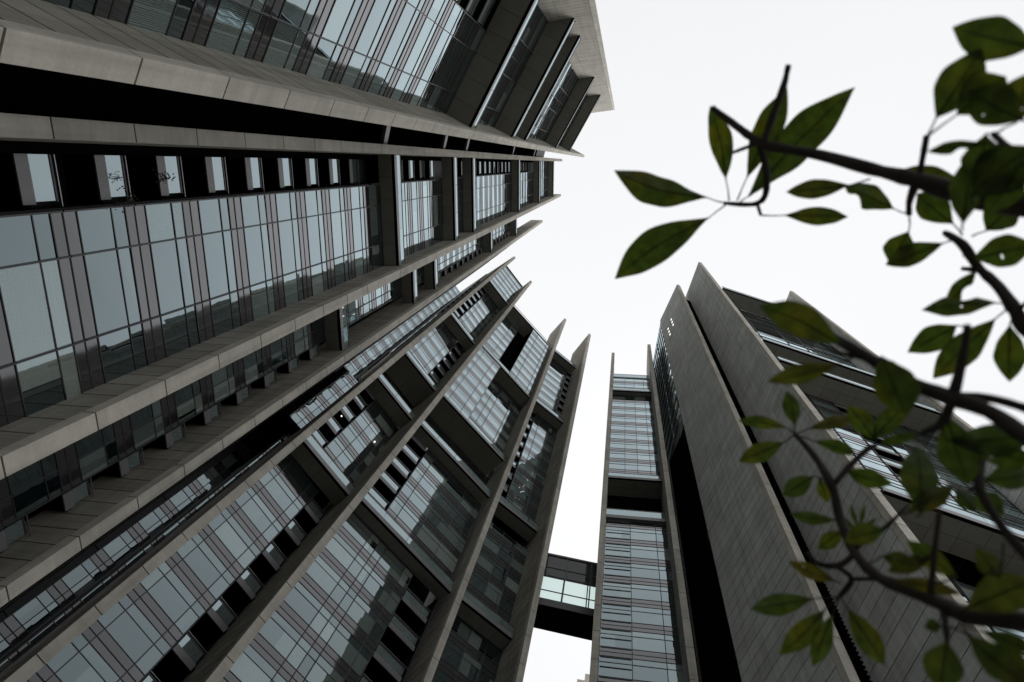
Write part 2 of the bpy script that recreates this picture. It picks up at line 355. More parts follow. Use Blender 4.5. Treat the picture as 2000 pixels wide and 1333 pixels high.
def utility(reg, fr, s0, s1, z0, z1, v=0.0, depth=2.0, far=0.0):
    """open service balconies: per storey a slab, a front screen of panel and glass with a rail, dark void above"""
    bw = MB(); bw.box(fr, s0, s1, v + depth, v + depth + .2, z0, z1, 'void')  # black backing carries the darkness of the open balcony
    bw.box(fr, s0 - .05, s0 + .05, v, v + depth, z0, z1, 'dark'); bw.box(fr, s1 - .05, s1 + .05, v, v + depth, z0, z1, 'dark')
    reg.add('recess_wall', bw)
    k = math.floor((z0 - PH) / FL)
    while True:
        lo = PH + k * FL - .55; k += 1
        if lo > z1 - .6: break
        if lo < z0 - .3: continue
        mb = MB(); w = s1 - s0
        top = min(lo + 1.55, z1)
        mb.box(fr, s0 + .06, s1 - .06, v + .02, v + depth, lo + .1, lo + .35, 'void')
        mb.box(fr, s0 + .10, s1 - .22, v - .05, v + .02, lo, lo + .5, 'screen')
        if top > lo + .6:
            mb.pane(fr, s0 + .12, s1 - .30, v, lo + .52, min(lo + 1.35, top), 'screen_glass', .004)
            mb.box(fr, s0 + .08, s1 - .26, v - .03, v + .03, min(lo + 1.35, top), min(lo + 1.43, top + .05), 'frame')
            mb.box(fr, s0 + .05, s1 - .1, v - .07, v - .03, min(lo + 1.5, top + .08), min(lo + 1.54, top + .12), 'rail')
        reg.add('service_balcony', mb)

def slab(reg, fr, s0, s1, z, v0, v1, th=.45, bal=1.05, b0=None, b1=None, posts=3.0):
    """terrace slab: soffit panels below, spandrel edge, glass balustrade with rail; v0 front, v1 back"""
    mb = MB(); mb.box(fr, s0, s1, v0 + .12, v1, z + .03, z + th, 'dark')
    n = max(1, round((s1 - s0) / 1.6)); m = max(1, round((v1 - v0 - .12) / 1.3))
    for i in range(n):
        for j in range(m):
            a = s0 + (s1 - s0) * i / n; b = s0 + (s1 - s0) * (i + 1) / n
            c = v0 + .2 + (v1 - v0 - .2) * j / m; d = v0 + .2 + (v1 - v0 - .2) * (j + 1) / m
            mb.box(fr, a + .012, b - .012, c + .012, d - .012, z - .02, z + .028, 'soffit')
    mb.box(fr, s0, s1, v0 + .02, v0 + .19, z - .02, z + .10, 'void')
    mb.box(fr, s0, s1, v0, v0 + .10, z + .10, z + th + .15, 'screen')
    g = MB(); r = MB(); b0 = s0 if b0 is None else b0; b1 = s1 if b1 is None else b1
    if b1 - b0 < .2: reg.add('terrace', mb); return
    n = max(1, round((b1 - b0) / posts))
    for i in range(n):
        a = b0 + (b1 - b0) * i / n; b = b0 + (b1 - b0) * (i + 1) / n
        g.box(fr, a + .02, b - .02, v0 + .04, v0 + .06, z + th + .17, z + th + bal, 'bal')
    r.box(fr, b0, b1, v0 + .01, v0 + .09, z + th + bal, z + th + bal + .06, 'frame')
    reg.add('terrace', mb, [('glass_balustrade', g), ('handrail', r)])

def roof_edge(reg, fr, s0, s1, z, v0, v1):
    slab(reg, fr, s0, s1, z, v0, v1, .5, .5)

def mass(reg, pts, z1, z0=-CAMZ, k='dark'):
    mb = MB(); mb.poly(pts, z0, z1, k); reg.add('building_core', mb)
def wpt(fr, s, v): p = fr[0] + fr[1] * s + fr[2] * v; return (p.x, p.y)

# ------------------------------------------------------------------ ground
g = MB(); n = 600
g.face([(-n, -n, 0), (n, -n, 0), (n, n, 0), (-n, n, 0)], 'ground'); tag(g.build('ground'), kind='structure')

# ================================================================== BUILDING 1 : west tower of tall fins (S, A, B, C, D)
b1 = thing('stone_fin_tower', (-20, 3, 0), 'tallest tower, at the left, with long pale stone fins running up past its glass fronts', 'building')
r1 = Registry(b1)
LV1 = [48.5, 66.3, 75.0, 109.0, 136.0, 163.5]
# fins
fin(r1, (-10.67, -1.70), (-10.38, -2.20), 208, 4.6, 179)
fin(r1, (-16.01, -0.68), (-16.01, -1.29), 180, 4.6, 176)
fin(r1, (-16.24, 8.22), (-16.24, 7.62), 180, 7.0, 177)
fin(r1, (-21.14, 15.16), (-21.14, 14.56), 180, 3.2, 178)
# skew end wall S
fin(r1, (-3.10, -13.28), (-3.15, -13.86), 173.5, 9.0, 178)
# --- bay between S and A (frame origin on A's side, running from S to A is az 119)
def zf(s, v):                                   # s measured from A towards S
    return s
frZ = (Vector((-12.75, -3.45, 0)), norm2(-61), norm2(208))   # u from A to S, v back
MZ = [1.56, 4.56, 7.6, 10.6]
lev = [-CAMZ] + LV1[:5] + [150]
curtain(r1, frZ, -0.6, 6.1, -CAMZ, LV1[4], MZ)
utility(r1, frZ, 6.1, 8.4, -CAMZ, LV1[0], 0)
curtain(r1, frZ, 8.4, 13.5, -CAMZ, LV1[0], MZ)
curtain(r1, frZ, 6.1, 13.5, LV1[0] + 1, LV1[4], MZ)
for z in LV1[:5]:
    slab(r1, frZ, -0.35, 12.9, z if z != LV1[0] else 48.2, -2.0, 0.05)
# back-of-S filler: soffits reach the skew wall, masses behind the glass
mass(r1, [wpt(frZ, -1.0, .25), wpt(frZ, 14.0, .25), wpt(frZ, 14, 14), wpt(frZ, -1.0, 14)], 136, k='void')  # core coloured black so the slot beside it keeps its deep shade
# --- dark slot between A and B
mbx = MB(); frS = (Vector((-14.6, -1.9, 0)), norm2(105), norm2(195))
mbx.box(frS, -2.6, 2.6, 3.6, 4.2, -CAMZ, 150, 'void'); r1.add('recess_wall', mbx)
for z in (45.2, 60.8, 69.8, 99.8, 123.5):
    q = MB(); q.box(frS, -2.3, 1.05, 1.7, 1.95, z, z + .75, 'screen'); q.box(frS, -2.2, 1.0, 1.95, 3.6, z + .1, z + .4, 'void'); r1.add('cross_beam', q)
q = MB()
for i in range(10): q.box(frS, -2.2, 1.05, 1.7, 1.8, 127 + i * 1.3, 127.6 + i * 1.3, 'screen')
r1.add('louvre', q)
# slender vertical pipe in the slot
q = MB(); q.box(frS, -.35, -.25, 2.2, 2.3, -CAMZ, 140, 'rail'); r1.add('downpipe', q)
# --- bay B to C
frB = (Vector((-18.15, 0, 0)), norm2(90), norm2(180))
MBc = [2.98, 5.88]
utility(r1, frB, -.75, 1.50, -CAMZ, LV1[0], v=.9)
curtain(r1, frB, 1.50, 7.8, -CAMZ, LV1[0], MBc, blinds=.45)
for a, b in ((LV1[0] + .6, LV1[1]), (LV1[2] + .6, LV1[3]), (LV1[3] + .6, LV1[4])):
    utility(r1, frB, -.75, 1.50, a, b, v=.9)
curtain(r1, frB, 1.50, 7.8, LV1[0] + .3, LV1[5], MBc)
curtain(r1, frB, -.75, 1.5, LV1[4] + .6, LV1[5], MBc)
for z in LV1: slab(r1, frB, -0.72, 7.62, z, -1.2, 0.05)
mass(r1, [wpt(frB, -3.3, 2.3), wpt(frB, 8.4, 2.3), wpt(frB, 8.4, 16), wpt(frB, -3.3, 16)], 164)
# --- bay C to D
frC = (Vector((-23.2, 8.2, 0)), norm2(90), norm2(180))
MCd = [1.5, 4.35]
curtain(r1, frC, -.3, 5.4, -CAMZ, 141, MCd, blinds=.6)
utility(r1, frC, 5.4, 6.5, -CAMZ, 48)
utility(r1, frC, 5.4, 6.5, 75.5, 110)
utility(r1, frC, 5.4, 6.5, 110.5, 137)
for z in (48.0, 67.0, 75.3, 110, 137): slab(r1, frC, -.2, 6.4, z, -1.3, 0.05, posts=2.2)
mass(r1, [wpt(frC, -1, 2.2), wpt(frC, 7.0, 2.2), wpt(frC, 7.0, 12), wpt(frC, -1, 12)], 142)
# D return wall: dark mirror glass running back
frD = (Vector((-21.6, 15.35, 0)), norm2(142.8), norm2(232.8))
for i in range(34):
    q = MB(); q.box(frD, 0, 11, -.02 - .03 * (i % 2), .1, 2 + i * 1.65, 3.62 + i * 1.65, 'dark'); r1.add('cladding_panel', q)
curtain(r1, frD, 0, 11, 60, 150, [2.8, 5.6, 8.4], blinds=.1)
mass(r1, [wpt(frD, 0.3, .15), wpt(frD, 11, .15), wpt(frD, 9, 5), wpt(frD, 3, 3)], 150)
# low connecting volume between D and E: dark clad soffits with a steel edge
frG = (Vector((-26.0, 19.3, 0)), norm2(50), norm2(140))
q = MB(); q.box(frG, -2.5, 2.2, 3.0, 8.0, 49.5, 63.0, 'void'); r1.add('link_block', q)
curtain(r1, (frG[0] + frG[2] * 2.95, frG[1], frG[2]), .2, 2.2, 50, 63, [1.2], blinds=.3)
r1.flush()

# ================================================================== BUILDING 2 : E F G H
b2 = thing('stone_fin_tower', (-15, 35, 0), 'middle tower with four sharp stone fins and stacked glazed bays, left of the sky gap', 'building')
r2 = Registry(b2)
fin(r2, (-24.45, 20.70), (-24.13, 21.17), 146, 11.5, 150.8)
fin(r2, (-20.20, 25.75), (-19.78, 26.25), 140, 7.5, 147.8)
fin(r2, (-12.71, 36.03), (-12.30, 36.37), 130, 5.5, 154.7)
fin(r2, (-6.57, 38.50), (-6.10, 38.82), 126, 6.5, 150.5)
# facade beyond E
frE = (Vector((-33.3, 23.3, 0)), norm2(54.6), norm2(144.6))
curtain(r2, frE, 1.15, 3.0, -CAMZ, 60, [2.0])
curtain(r2, frE, .45, 3.0, 60, 128, [1.0, 2.0])
for i in range(17):
    q = MB(); q.box(frE, .1, 1.1, -.04 * (i % 2), .15, 3 + i * 3.3, 6.25 + i * 3.3, 'dark'); r2.add('cladding_panel', q)
mass(r2, [wpt(frE, .2, .2), wpt(frE, 3.2, .2), wpt(frE, 3.2, 7), wpt(frE, .8, 7)], 128)
# --- bay E to F
frEF = (Vector((-27.35, 23.72, 0)), norm2(54.6), norm2(144.6))
fEF = frame((-26.02, 22.61), 52)                # slab line
LE = [47.9, 65.4, 75.0, 97.4, 128.4]
curtain(r2, frEF, -1.2, 4.30, -CAMZ, LE[0], [.87, 3.41], blinds=.5); utility(r2, frEF, 4.30, 6.3, -CAMZ, LE[0])
curtain(r2, frEF, 1.95, 6.4, LE[0] + .3, LE[1], [3.41, 5.5], blinds=.5); utility(r2, frEF, -1.2, 1.95, LE[0] + .3, LE[1])
curtain(r2, frEF, -1.2, 6.6, LE[1] + .3, LE[2], [2, 5.5], v=1.9)
curtain(r2, frEF, -1.2, 4.30, LE[2] + .3, LE[3], [.8, 3.3]); utility(r2, frEF, 4.30, 6.3, LE[2] + .3, LE[3])
curtain(r2, frEF, 1.75, 6.4, LE[3] + .3, LE[4], [2.6, 5.5]); utility(r2, frEF, -1.2, 1.75, LE[3] + .3, LE[4])
curtain(r2, fEF, .0, 6.2, LE[4] + .55, 148.5, [2.2, 4.4], v=.08, blinds=.1)
for z in LE: slab(r2, fEF, -.05, 6.2, z, 0, 3.7 if z == LE[2] else 1.75, posts=3.0, b1=(-.05 if z > 120 else None))
q = MB(); q.box(fEF, -.05, 6.2, -.05, .25, 148.5, 148.9, 'frame'); q.box(fEF, .1, 6.1, .3, 1.8, 129, 148.4, 'dark'); r2.add('parapet', q)
mass(r2, [wpt(frEF, -1.2, 2.3), wpt(frEF, 6.3, 2.3), wpt(frEF, 6.3, 14), wpt(frEF, -1.2, 14)], 145.2)
for s_, z_ in ((.70, 57.6), (5.0, 59.7)):
    q = MB(); q.box(frEF, s_, s_ + .16, -.10, -.04, z_, z_ + .16, 'lamp'); r2.add('ceiling_lamp', q)
# --- bay F to G
fFG = frame((-21.66, 27.96), 47); gFG = frame((-22.60, 28.85), 47)
LF = [48.6, 66.0, 75.6, 99.4, 130.4]
curtain(r2, gFG, 0, 8.4, -CAMZ, LF[0], [.6, 3.2, 4.2, 5.0, 7.4], blinds=.55); utility(r2, gFG, 8.4, 11.6, -CAMZ, LF[0])
curtain(r2, gFG, 3.1, 11.9, LF[0] + .3, LF[1], [4.25, 6.85, 9.4], blinds=.6); utility(r2, gFG, 0, 3.1, LF[0] + .3, LF[1])
curtain(r2, gFG, 0, 12.3, LF[1] + .3, LF[2], [3, 6, 9], v=2.0)
def box_bay(fr, s0, s1, z0, z1, v1, mull):
    curtain(r2, fr, s0, s1, z0, z1, mull, v=.08)
    q = MB(); q.box(fr, s0 + .03, s1 - .03, .14, v1, z0, z1, 'void'); r2.add('projecting_bay', q)
gF2 = (gFG[0] + gFG[2] * .8, gFG[1], gFG[2])
box_bay(fFG, .1, 4.85, LF[2] + .55, LF[3], 2.4, [1.2, 3.45])
curtain(r2, gF2, 4.85, 12.2, LF[2] + .3, LF[3], [6.6, 7.7, 10.2])
box_bay(fFG, 6.75, 11.8, LF[3] + .55, LF[4], 2.6, [8.2, 10.8])
curtain(r2, gF2, 0, 4.6, LF[3] + .3, LF[4], [.9, 3.0])
q = MB(); q.box(gFG, 4.6, 6.8, 1.6, 1.8, LF[3] + .3, LF[4], 'void'); r2.add('recess_wall', q)
for z, a, b in zip(LF, (-.05, -.05, 4.9, -.05, 2), (11.85, 11.85, 11.85, 6.7, 2)): slab(r2, fFG, -.05, 11.85, z, 0, 1.4 if z < 70 else 3.6 if z < 80 else (2.2 if z < 120 else 4.6), posts=3.3, b0=a, b1=b)
q = MB(); q.box(fFG, 0, 11.8, .02, .1, LF[4] + 1.5, LF[4] + 1.6, 'frame'); r2.add('parapet', q)
mass(r2, [wpt(gFG, 0, 2.4), wpt(gFG, 11.6, 2.4), wpt(gFG, 11.6, 14), wpt(gFG, 0, 14)], 130.4)
# --- bay G to H
fGH = frame((-12.5, 36.8), 38); gGH = frame((-13.42, 38.02), 38)
LG = [48.1, 63.9, 65.7, 98.6, 128.3]
curtain(r2, gGH, -.3, 6.0, -CAMZ, LG[0], [2.4, 4.25], blinds=.7)
curtain(r2, gGH, -.3, 6.0, LG[0] + .3, LG[1], [2.5, 4.25], blinds=.7)
curtain(r2, gGH, 1.35, 6.0, LG[2] + .3, LG[3], [2.35, 4.25]); utility(r2, gGH, -.3, 1.35, LG[2] + .3, LG[3])
curtain(r2, gGH, -.3, 4.65, LG[3] + .3, LG[4], [3.9]); utility(r2, gGH, 4.65, 6.0, LG[3] + .3, LG[4])
for z in (LG[0], LG[2], LG[3], LG[4]): slab(r2, fGH, 0, 5.7, z, 0, 1.7 if z < 120 else 4.0, posts=2.8)
mass(r2, [wpt(gGH, -.6, 2.3), wpt(gGH, 6.0, 2.3), wpt(gGH, 4.0, 12), wpt(gGH, -.6, 12)], 128)
r2.flush()

# ================================================================== BUILDING 3 : T and R
b3 = thing('stone_fin_tower', (15, 35, 0), 'right-hand tower with broad grey stone walls and a slim glazed bay beside the sky gap', 'building')
r3 = Registry(b3)
fin(r3, (-.97, 37.38), (-.37, 37.36), 89, 4.0, 131.0, 'stone_grey')
fin(r3, (6.14, 35.3), (6.70, 35.25), 89, 6.0, 131.0, 'stone_grey')
fT = frame((-.36, 38.3), 0)
MT = [2.1, 3.75, 5.4]
curtain(r3, fT, 0, 6.6, -CAMZ, 66.4, [2.66, 5.36]); curtain(r3, fT, 0, 6.6, 74.9, 107.8, MT, blinds=.25); curtain(r3, fT, 0, 6.6, 108, 117.4, MT, blinds=.2)
q = MB(); q.box(fT, 0, 6.5, -.4, 0, 66.2, 66.8, 'screen'); q.box(fT, 0, 6.5, -.35, -.3, 66.85, 68.1, 'bal'); q.box(fT, 0, 6.5, -.38, -.28, 68.1, 68.2, 'frame'); q.box(fT, 0, 6.5, 1.6, 1.8, 66.4, 74.9, 'void')
r3.add('terrace', q)
for z in (74.9, 107.8): slab(r3, fT, 0, 6.5, z, -.85, 2.6 if z < 80 else .05, posts=3.3)
q = MB(); q.box(fT, 0, 6.5, -.1, .1, 117.4, 117.8, 'screen'); q.box(fT, 0, 6.5, -.05, -.02, 117.8, 119.4, 'bal'); q.box(fT, 0, 6.5, -.08, .02, 119.4, 119.5, 'frame'); r3.add('parapet', q)
q = MB()
for i in range(58): q.box(fT, .1, 2.6, -.05, .03, .9 + i * 1.1, .97 + i * 1.1, 'frame')
r3.add('sun_louvre', q)
mass(r3, [wpt(fT, .0, 2.6), wpt(fT, 6.6, 2.6), wpt(fT, 6.6, 12), wpt(fT, .0, 12)], 117.3)
# dark mirror wall in the slot between T and the first broad wall
frGw = (Vector((7.45, 39.0, 0)), norm2(-83), norm2(7))
curtain(r3, frGw, 0, 8.4, 80, 131, [4.2], blinds=.1)
q = MB(); q.poly([(6.85, 36.8), (8.45, 31.3), (9.0, 39), (6.85, 39)], -CAMZ, 77, 'void'); q.box(frGw, 0, 8.8, -.1, .9, 76.5, 79.8, 'dark'); q.box(frGw, 0, 8.8, .1, .9, 52, 53.2, 'dark'); r3.add('recess_wall', q)  # black prism added to fill the slot in place of its shade
frY = (Vector((6.85, 36.8, 0)), norm2(-73.8), norm2(16.2))
q = MB(); q.box(frY, 1.5, 1.62, -.5, -.38, -CAMZ, 76, 'frame'); r3.add('downpipe', q)
# broad walls
frR1 = fin(r3, (11.21, 22.88), (11.77, 23.10), 111, 8.0, 131.4, 'stone_grey', seams=2.5)
frR2 = fin(r3, (14.86, 18.15), (15.42, 18.33), 106, 9.0, 130.0, 'stone_grey', seams=2.5)
frR3 = fin(r3, (32.35, 23.42), (32.92, 23.58), 105, 8.0, 131.0, 'stone_grey', seams=2.5)
# louvred slot between first and second wall
frL = frame((11.25, 23.35), 20); q = MB()
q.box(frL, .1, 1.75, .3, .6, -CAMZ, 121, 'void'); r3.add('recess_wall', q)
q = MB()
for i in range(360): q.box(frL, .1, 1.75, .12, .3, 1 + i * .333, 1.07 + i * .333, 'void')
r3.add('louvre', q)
mass(r3, [(8.3, 38.8), (8.7, 31.2), (11.5, 30.5), (30, 36), (30, 46), (8.3, 46)], 129)
# six small lamps let into the first wall near its top
for i in range(3):
    for j, (zz, vv) in enumerate(((118.6, 4.5), (117.2, 6.0))):
        q = MB(); q.box(frR1, -.33, -.28, vv - i * .05, vv + .32 - i * .05, zz - 2.2 * i, zz - 2.2 * i + .75, 'lamp'); r3.add('wall_lamp', q)
# --- bay between second and third wall
fR = frame((15.6, 18.6), 17); gR = frame((14.9, 20.9), 17)
LR = [38.4, 65.8, 73.7, 105.5]
MR = [4.1, 8.2, 10.9, 14.0]
curtain(r3, gR, -.6, 17.2, -CAMZ, 35, MR)
curtain(r3, gR, -.6, 6.7, LR[0] + .3, LR[1], MR); utility(r3, gR, 6.7, 9.4, LR[0] + .3, LR[1], depth=2.2); curtain(r3, gR, 9.4, 17.2, LR[0] + .3, LR[1], MR)
curtain(r3, gR, -.6, 17.2, LR[1] + .3, LR[2], MR)
curtain(r3, gR, -.6, 17.2, LR[2] + .3, LR[3], MR)
for z in LR: slab(r3, fR, .5, 16.9, z, 0, 2.4, posts=3.3)
mass(r3, [wpt(gR, .3, 2.4), wpt(gR, 17.2, 2.4), wpt(gR, 17.2, 14), wpt(gR, 2, 14)], 105.4)
r3.flush()

# ================================================================== BRIDGE
br = thing('sky_bridge', (-3, 48, 56), 'dark enclosed bridge with clear glazed sides crossing the narrow sky gap', 'bridge')
frK = frame((-12, 42.4), 7.5)
zb, zt = 57.4, 66.9
q = MB(); q.box(frK, 0, 19, 0, 2.9, zb - .5, zb, 'void'); q.box(frK, 0, 19, -.06, .1, zb - .5, zb + .55, 'frame'); q.build('deck', br)
q = MB(); q.box(frK, 0, 19, 0, 2.9, zt - 1.2, zt - 1.0, 'dark'); q.box(frK, 0, 19, -.08, .1, zt - 1.2, zt - .9, 'frame'); q.build('roof', br)
for s in (0.2, 5.0, 7.55, 10.3, 12.2, 15, 18):
    q = MB(); q.box(frK, s, s + .12, -.05, .1, zb + .55, zt - 1.2, 'frame'); q.build('mullion', br)
    q = MB(); q.box(frK, s, s + .12, 2.8, 2.9, zb, zt - 1.2, 'frame'); q.build('mullion', br)
for z in (zb + 1.9, zb + 4.5, zb + 6.0):
    q = MB(); q.box(frK, 0, 19, -.04, .04, z, z + .09, 'frame'); q.build('transom', br)
q = MB(); q.pane(frK, 0, 19, .02, zb + .55, zt - 1.2, 'clear', 0); q.build('window', br)
q = MB(); q.pane(frK, 0, 19, 2.85, zb, zt - 1.2, 'clear', 0); q.build('window', br)

# ================================================================== far buildings
def far_block(P, az, wd, dp, h, label, steps=()):
    o = thing('distant_tower', (P[0], P[1], 0), label, 'building'); fr = frame(P, az)
    q = MB(); q.box(fr, 0, wd, 0, dp, -CAMZ, h, 'pale'); q.build('wall', o)
    for (a, b, c, d) in steps:
        q = MB(); q.box(fr, a, b, 1, dp - 1, h, h + c, 'pale'); q.build('roof_housing', o)
    k = 0
    for i in range(int(wd // 5)):
        for j in range(4):
            q = MB(); z = h - 4 - 3.6 * j; q.box(fr, 1.5 + i * 5, 3.8 + i * 5, -.06, .05, z, z + 1.6, 'glass'); q.build('window', o)
    return o
far_block((-30, 120), 5, 20, 16, 127.3, 'low beige roof corner of a distant block at the foot of the sky gap, left', [(5, 9, 2.2, 0)])
far_block((-6.6, 132), 3, 14, 14, 145.5, 'pale distant block beside the glazed tower at the foot of the sky gap', [(2, 5, 3.5, 0)])

# ================================================================== small wind turbine on the middle tower
wt = thing('wind_turbine', (-25.4, 29.4, 149), 'small dark three-bladed turbine on the roof edge between two fin tips', 'turbine')
top = Vector((-24.77, 28.28, 153.1)); q = MB(); q.tube([(-25.55, 29.6, 149.2), (-25.2, 29.0, 151.5), tuple(top)], [.10, .08, .07], 'frame'); q.build('mast', wt)
for d in ((-.06, -1.65, .2), (1.65, .25, .1), (-.8, 1.1, -.3)):
    q = MB(); D = Vector(d); q.tube([tuple(top), tuple(top + D * .3), tuple(top + D)], [.08, .12, .03], 'frame', 6); q.build('blade', wt)

# ================================================================== planting on terraces
def small_plant(P, z, n, spread, label, drop=.45, group='plants on the terraces', size=.11):
    o = thing('terrace_plant', (P[0], P[1], z + CAMZ), label, 'plant', group)
    st = MB(); lf = MB()
    for i in range(n):
        a = random.uniform(0, 6.28); r = random.uniform(0, spread); dz = random.uniform(-drop, .5)
        e = Vector((P[0] + r * math.cos(a), P[1] + r * math.sin(a), z + CAMZ + dz)); b = Vector((P[0], P[1], z + CAMZ))
        st.tube([tuple(b), tuple((b + e) / 2 + Vector((0, 0, .2))), tuple(e)], [.02, .015, .008], 'bark', 5)
        for k in range(5):
            t1 = Vector((random.uniform(-1, 1), random.uniform(-1, 1), random.uniform(-.6, .6))).normalized()
            t2 = t1.orthogonal().normalized() * size * .28; c = e + Vector((random.uniform(-.2, .2), random.uniform(-.2, .2), random.uniform(-.25, .25)))
            lf.face([tuple(c), tuple(c + t1 * size * .5 + t2), tuple(c + t1 * size), tuple(c + t1 * size * .5 - t2)], 'leaf', [(0, 0), (.5, .5), (1, 0), (.5, -.5)])
    st.build('stem', o); lf.build('foliage', o)
small_plant((-17.95, .57), 24.2, 9, .35, 'trailing plant over a service balcony beside the white glass screen')
small_plant((-17.95, 1.3), 21.9, 9, .4, 'creeper hanging along the dark edge under the service balconies')
small_plant((-9.2, -5.2), 109.4, 12, .6, 'bright green shrub on a high terrace of the tallest tower', group=None)
small_plant((-12.9, 35.0), 73.0, 12, .5, 'dark potted shrub at the right end of a terrace rail, middle tower')
small_plant((-7.6, 40.3), 66.2, 12, .5, 'dark shrub at the end of the terrace rail next to the last fin')

# ================================================================== the tree in front (right)
def at(x, y, d):
    """world point a distance d from the camera along the line of sight measured on the photograph"""
    c = Vector((x - CX, y - CY, F_PX)).normalized(); return to_world(c) * d + Vector((0, 0, CAMZ))
tree = thing('tree', (3.4, .9, 0), 'broad-leaved tree leaning in from the right, dark branches with long oval leaves', 'tree')
PXM = 1 / F_PX
limbs = [
 # (x, y, radius px, distance)
 ('branch', [(2120,420,24,1.75),(2010,402,21,1.75),(1900,385,19,1.8),(1790,352,15,1.85),(1700,330,12,1.9),(1600,303,10.5,1.95),(1500,285,10,2.0),(1475,274,9,2.0),(1440,248,7,2.0),(1390,210,6,2.0)]),
 ('branch', [(2110,680,17,1.8),(2010,650,13,1.85),(1985,610,12,1.85),(1950,560,10,1.9),(1910,522,8,1.95),(1880,478,9,1.95),(1845,455,5,2.0)]),
 ('branch', [(2110,920,20,1.35),(2010,858,17,1.4),(1930,803,16,1.45),(1850,775,17,1.5),(1770,745,16,1.55),(1700,702,13,1.6),(1640,667,11,1.6),(1580,635,9,1.65)]),
 ('branch', [(2110,1230,20,1.55),(2010,1216,17,1.6),(1900,1205,15,1.65),(1850,1185,14.5,1.7),(1800,1160,13,1.75),(1720,1130,11,1.8),(1670,1080,9,1.85),(1640,1010,8.5,1.9),(1625,950,8.5,1.9),(1590,890,7,1.95),(1552,848,5,2.0)]),
 ('branch', [(2110,1190,12,1.4),(2010,1090,9,1.5),(1950,1020,8.5,1.5),(1912,945,8.5,1.55),(1925,880,5,1.6)]),
 ('branch', [(2110,350,10,1.6),(2010,322,8,1.6),(1970,290,6.5,1.65),(1940,262,5,1.7)]),
]
subs = {
 0: [[(1490,284,7,2.0),(1510,225,7,1.98),(1530,170,6.5,1.96),(1540,127,5.5,1.95)],
     [(1484,285,6,2.0),(1497,335,7,2.02),(1495,380,6.5,2.04),(1480,397,5.5,2.05),(1455,400,5,2.06),(1413,397,3.5,2.06)],
     [(1478,395,4,2.05),(1486,421,3.5,2.06)],[(1472,283,4,2.0),(1430,299,3,2.02)],
     [(1795,355,7,1.85),(1800,320,6,1.86),(1810,266,6,1.88)],[(1788,360,8,1.85),(1776,395,6.5,1.88),(1776,421,4.5,1.9)]],
 1: [[(1912,528,6,1.95),(1878,525,4,1.96)],[(1985,610,4,1.85),(2040,560,4,1.8)]],
 2: [[(1850,775,9,1.5),(1930,778,8,1.5),(2010,800,9,1.5),(2100,830,9,1.5)],
     [(1890,635,7,1.45),(1880,700,8.5,1.47),(1860,778,10,1.5),(1838,828,9,1.5),(1800,846,6,1.5)],
     [(1700,702,6,1.6),(1640,690,4,1.6),(1600,672,3,1.6)]],
 3: [[(1630,945,6,1.9),(1665,905,6,1.92),(1697,876,5.5,1.94),(1712,872,4,1.94)],
     [(1672,1080,5,1.85),(1640,1104,6,1.86),(1600,1102,5,1.88),(1576,1080,3,1.9)],
     [(1630,1105,4,1.86),(1664,1131,5.5,1.86),(1640,1165,5,1.88)],[(1664,1131,4,1.86),(1715,1131,4,1.84)],
     [(1818,1160,6,1.6),(1825,1080,5.2,1.58),(1835,1000,4.5,1.56)],[(1672,1070,6,1.85),(1700,1048,5,1.84),(1730,1030,4,1.84),(1775,985,1.5,1.8)],
     [(1840,1185,6,1.7),(1848,1230,6,1.65),(1850,1260,4,1.62)]],
 4: [[(1912,950,5,1.55),(1893,957,4,1.56)]],
 5: [],
}
def limb_pts(L): return [tuple(at(x, y, d)) for x, y, r, d in L], [max(r * .86, 1.2) * PXM * d for x, y, r, d in L]
def smooth(P, Rr, k=4):
    o, q = [], []; n = len(P); P = [Vector(p) for p in P]
    for i in range(n - 1):
        p0, p1, p2, p3 = P[max(i - 1, 0)], P[i], P[i + 1], P[min(i + 2, n - 1)]
        for j in range(k):
            t = j / k; o.append(tuple(.5 * ((2 * p1) + (p2 - p0) * t + (2 * p0 - 5 * p1 + 4 * p2 - p3) * t * t + (3 * p1 - p0 - 3 * p2 + p3) * t ** 3)))
            q.append((Rr[i] * (1 - t) + Rr[i + 1] * t) * random.uniform(.88, 1.14))
    o.append(tuple(P[-1])); q.append(Rr[-1]); return o, q
trunk_top = Vector((3.1, .9, 2.5))
q = MB(); q.tube([(3.5, .85, 0), (3.4, .9, .9), (3.25, .88, 1.8), tuple(trunk_top), (2.9, .7, 3.3)], [.19, .15, .13, .12, .07], 'bark', 14); q.build('trunk', tree, True)
for i, (nm, L) in enumerate(limbs):
    q = MB(); P, Rr = limb_pts(L)
    Rr = [r * (1.0 if i != 2 else .88) for r in Rr]
    P, Rr = smooth(P, Rr); st = Vector(P[0]); P = [tuple(trunk_top + Vector((0, 0, .1 * i - .1))), tuple(trunk_top.lerp(st, .5)), tuple(trunk_top.lerp(st, .85))] + P; Rr = [Rr[0] * 1.3, Rr[0] * 1.15, Rr[0] * 1.05] + Rr
    q.tube(P, Rr, 'bark', 14)
    for Sx in subs[i]:
        P, Rr = limb_pts(Sx); P, Rr = smooth(P, Rr); q.tube(P, Rr, 'bark', 8)
    q.build(nm, tree, True)

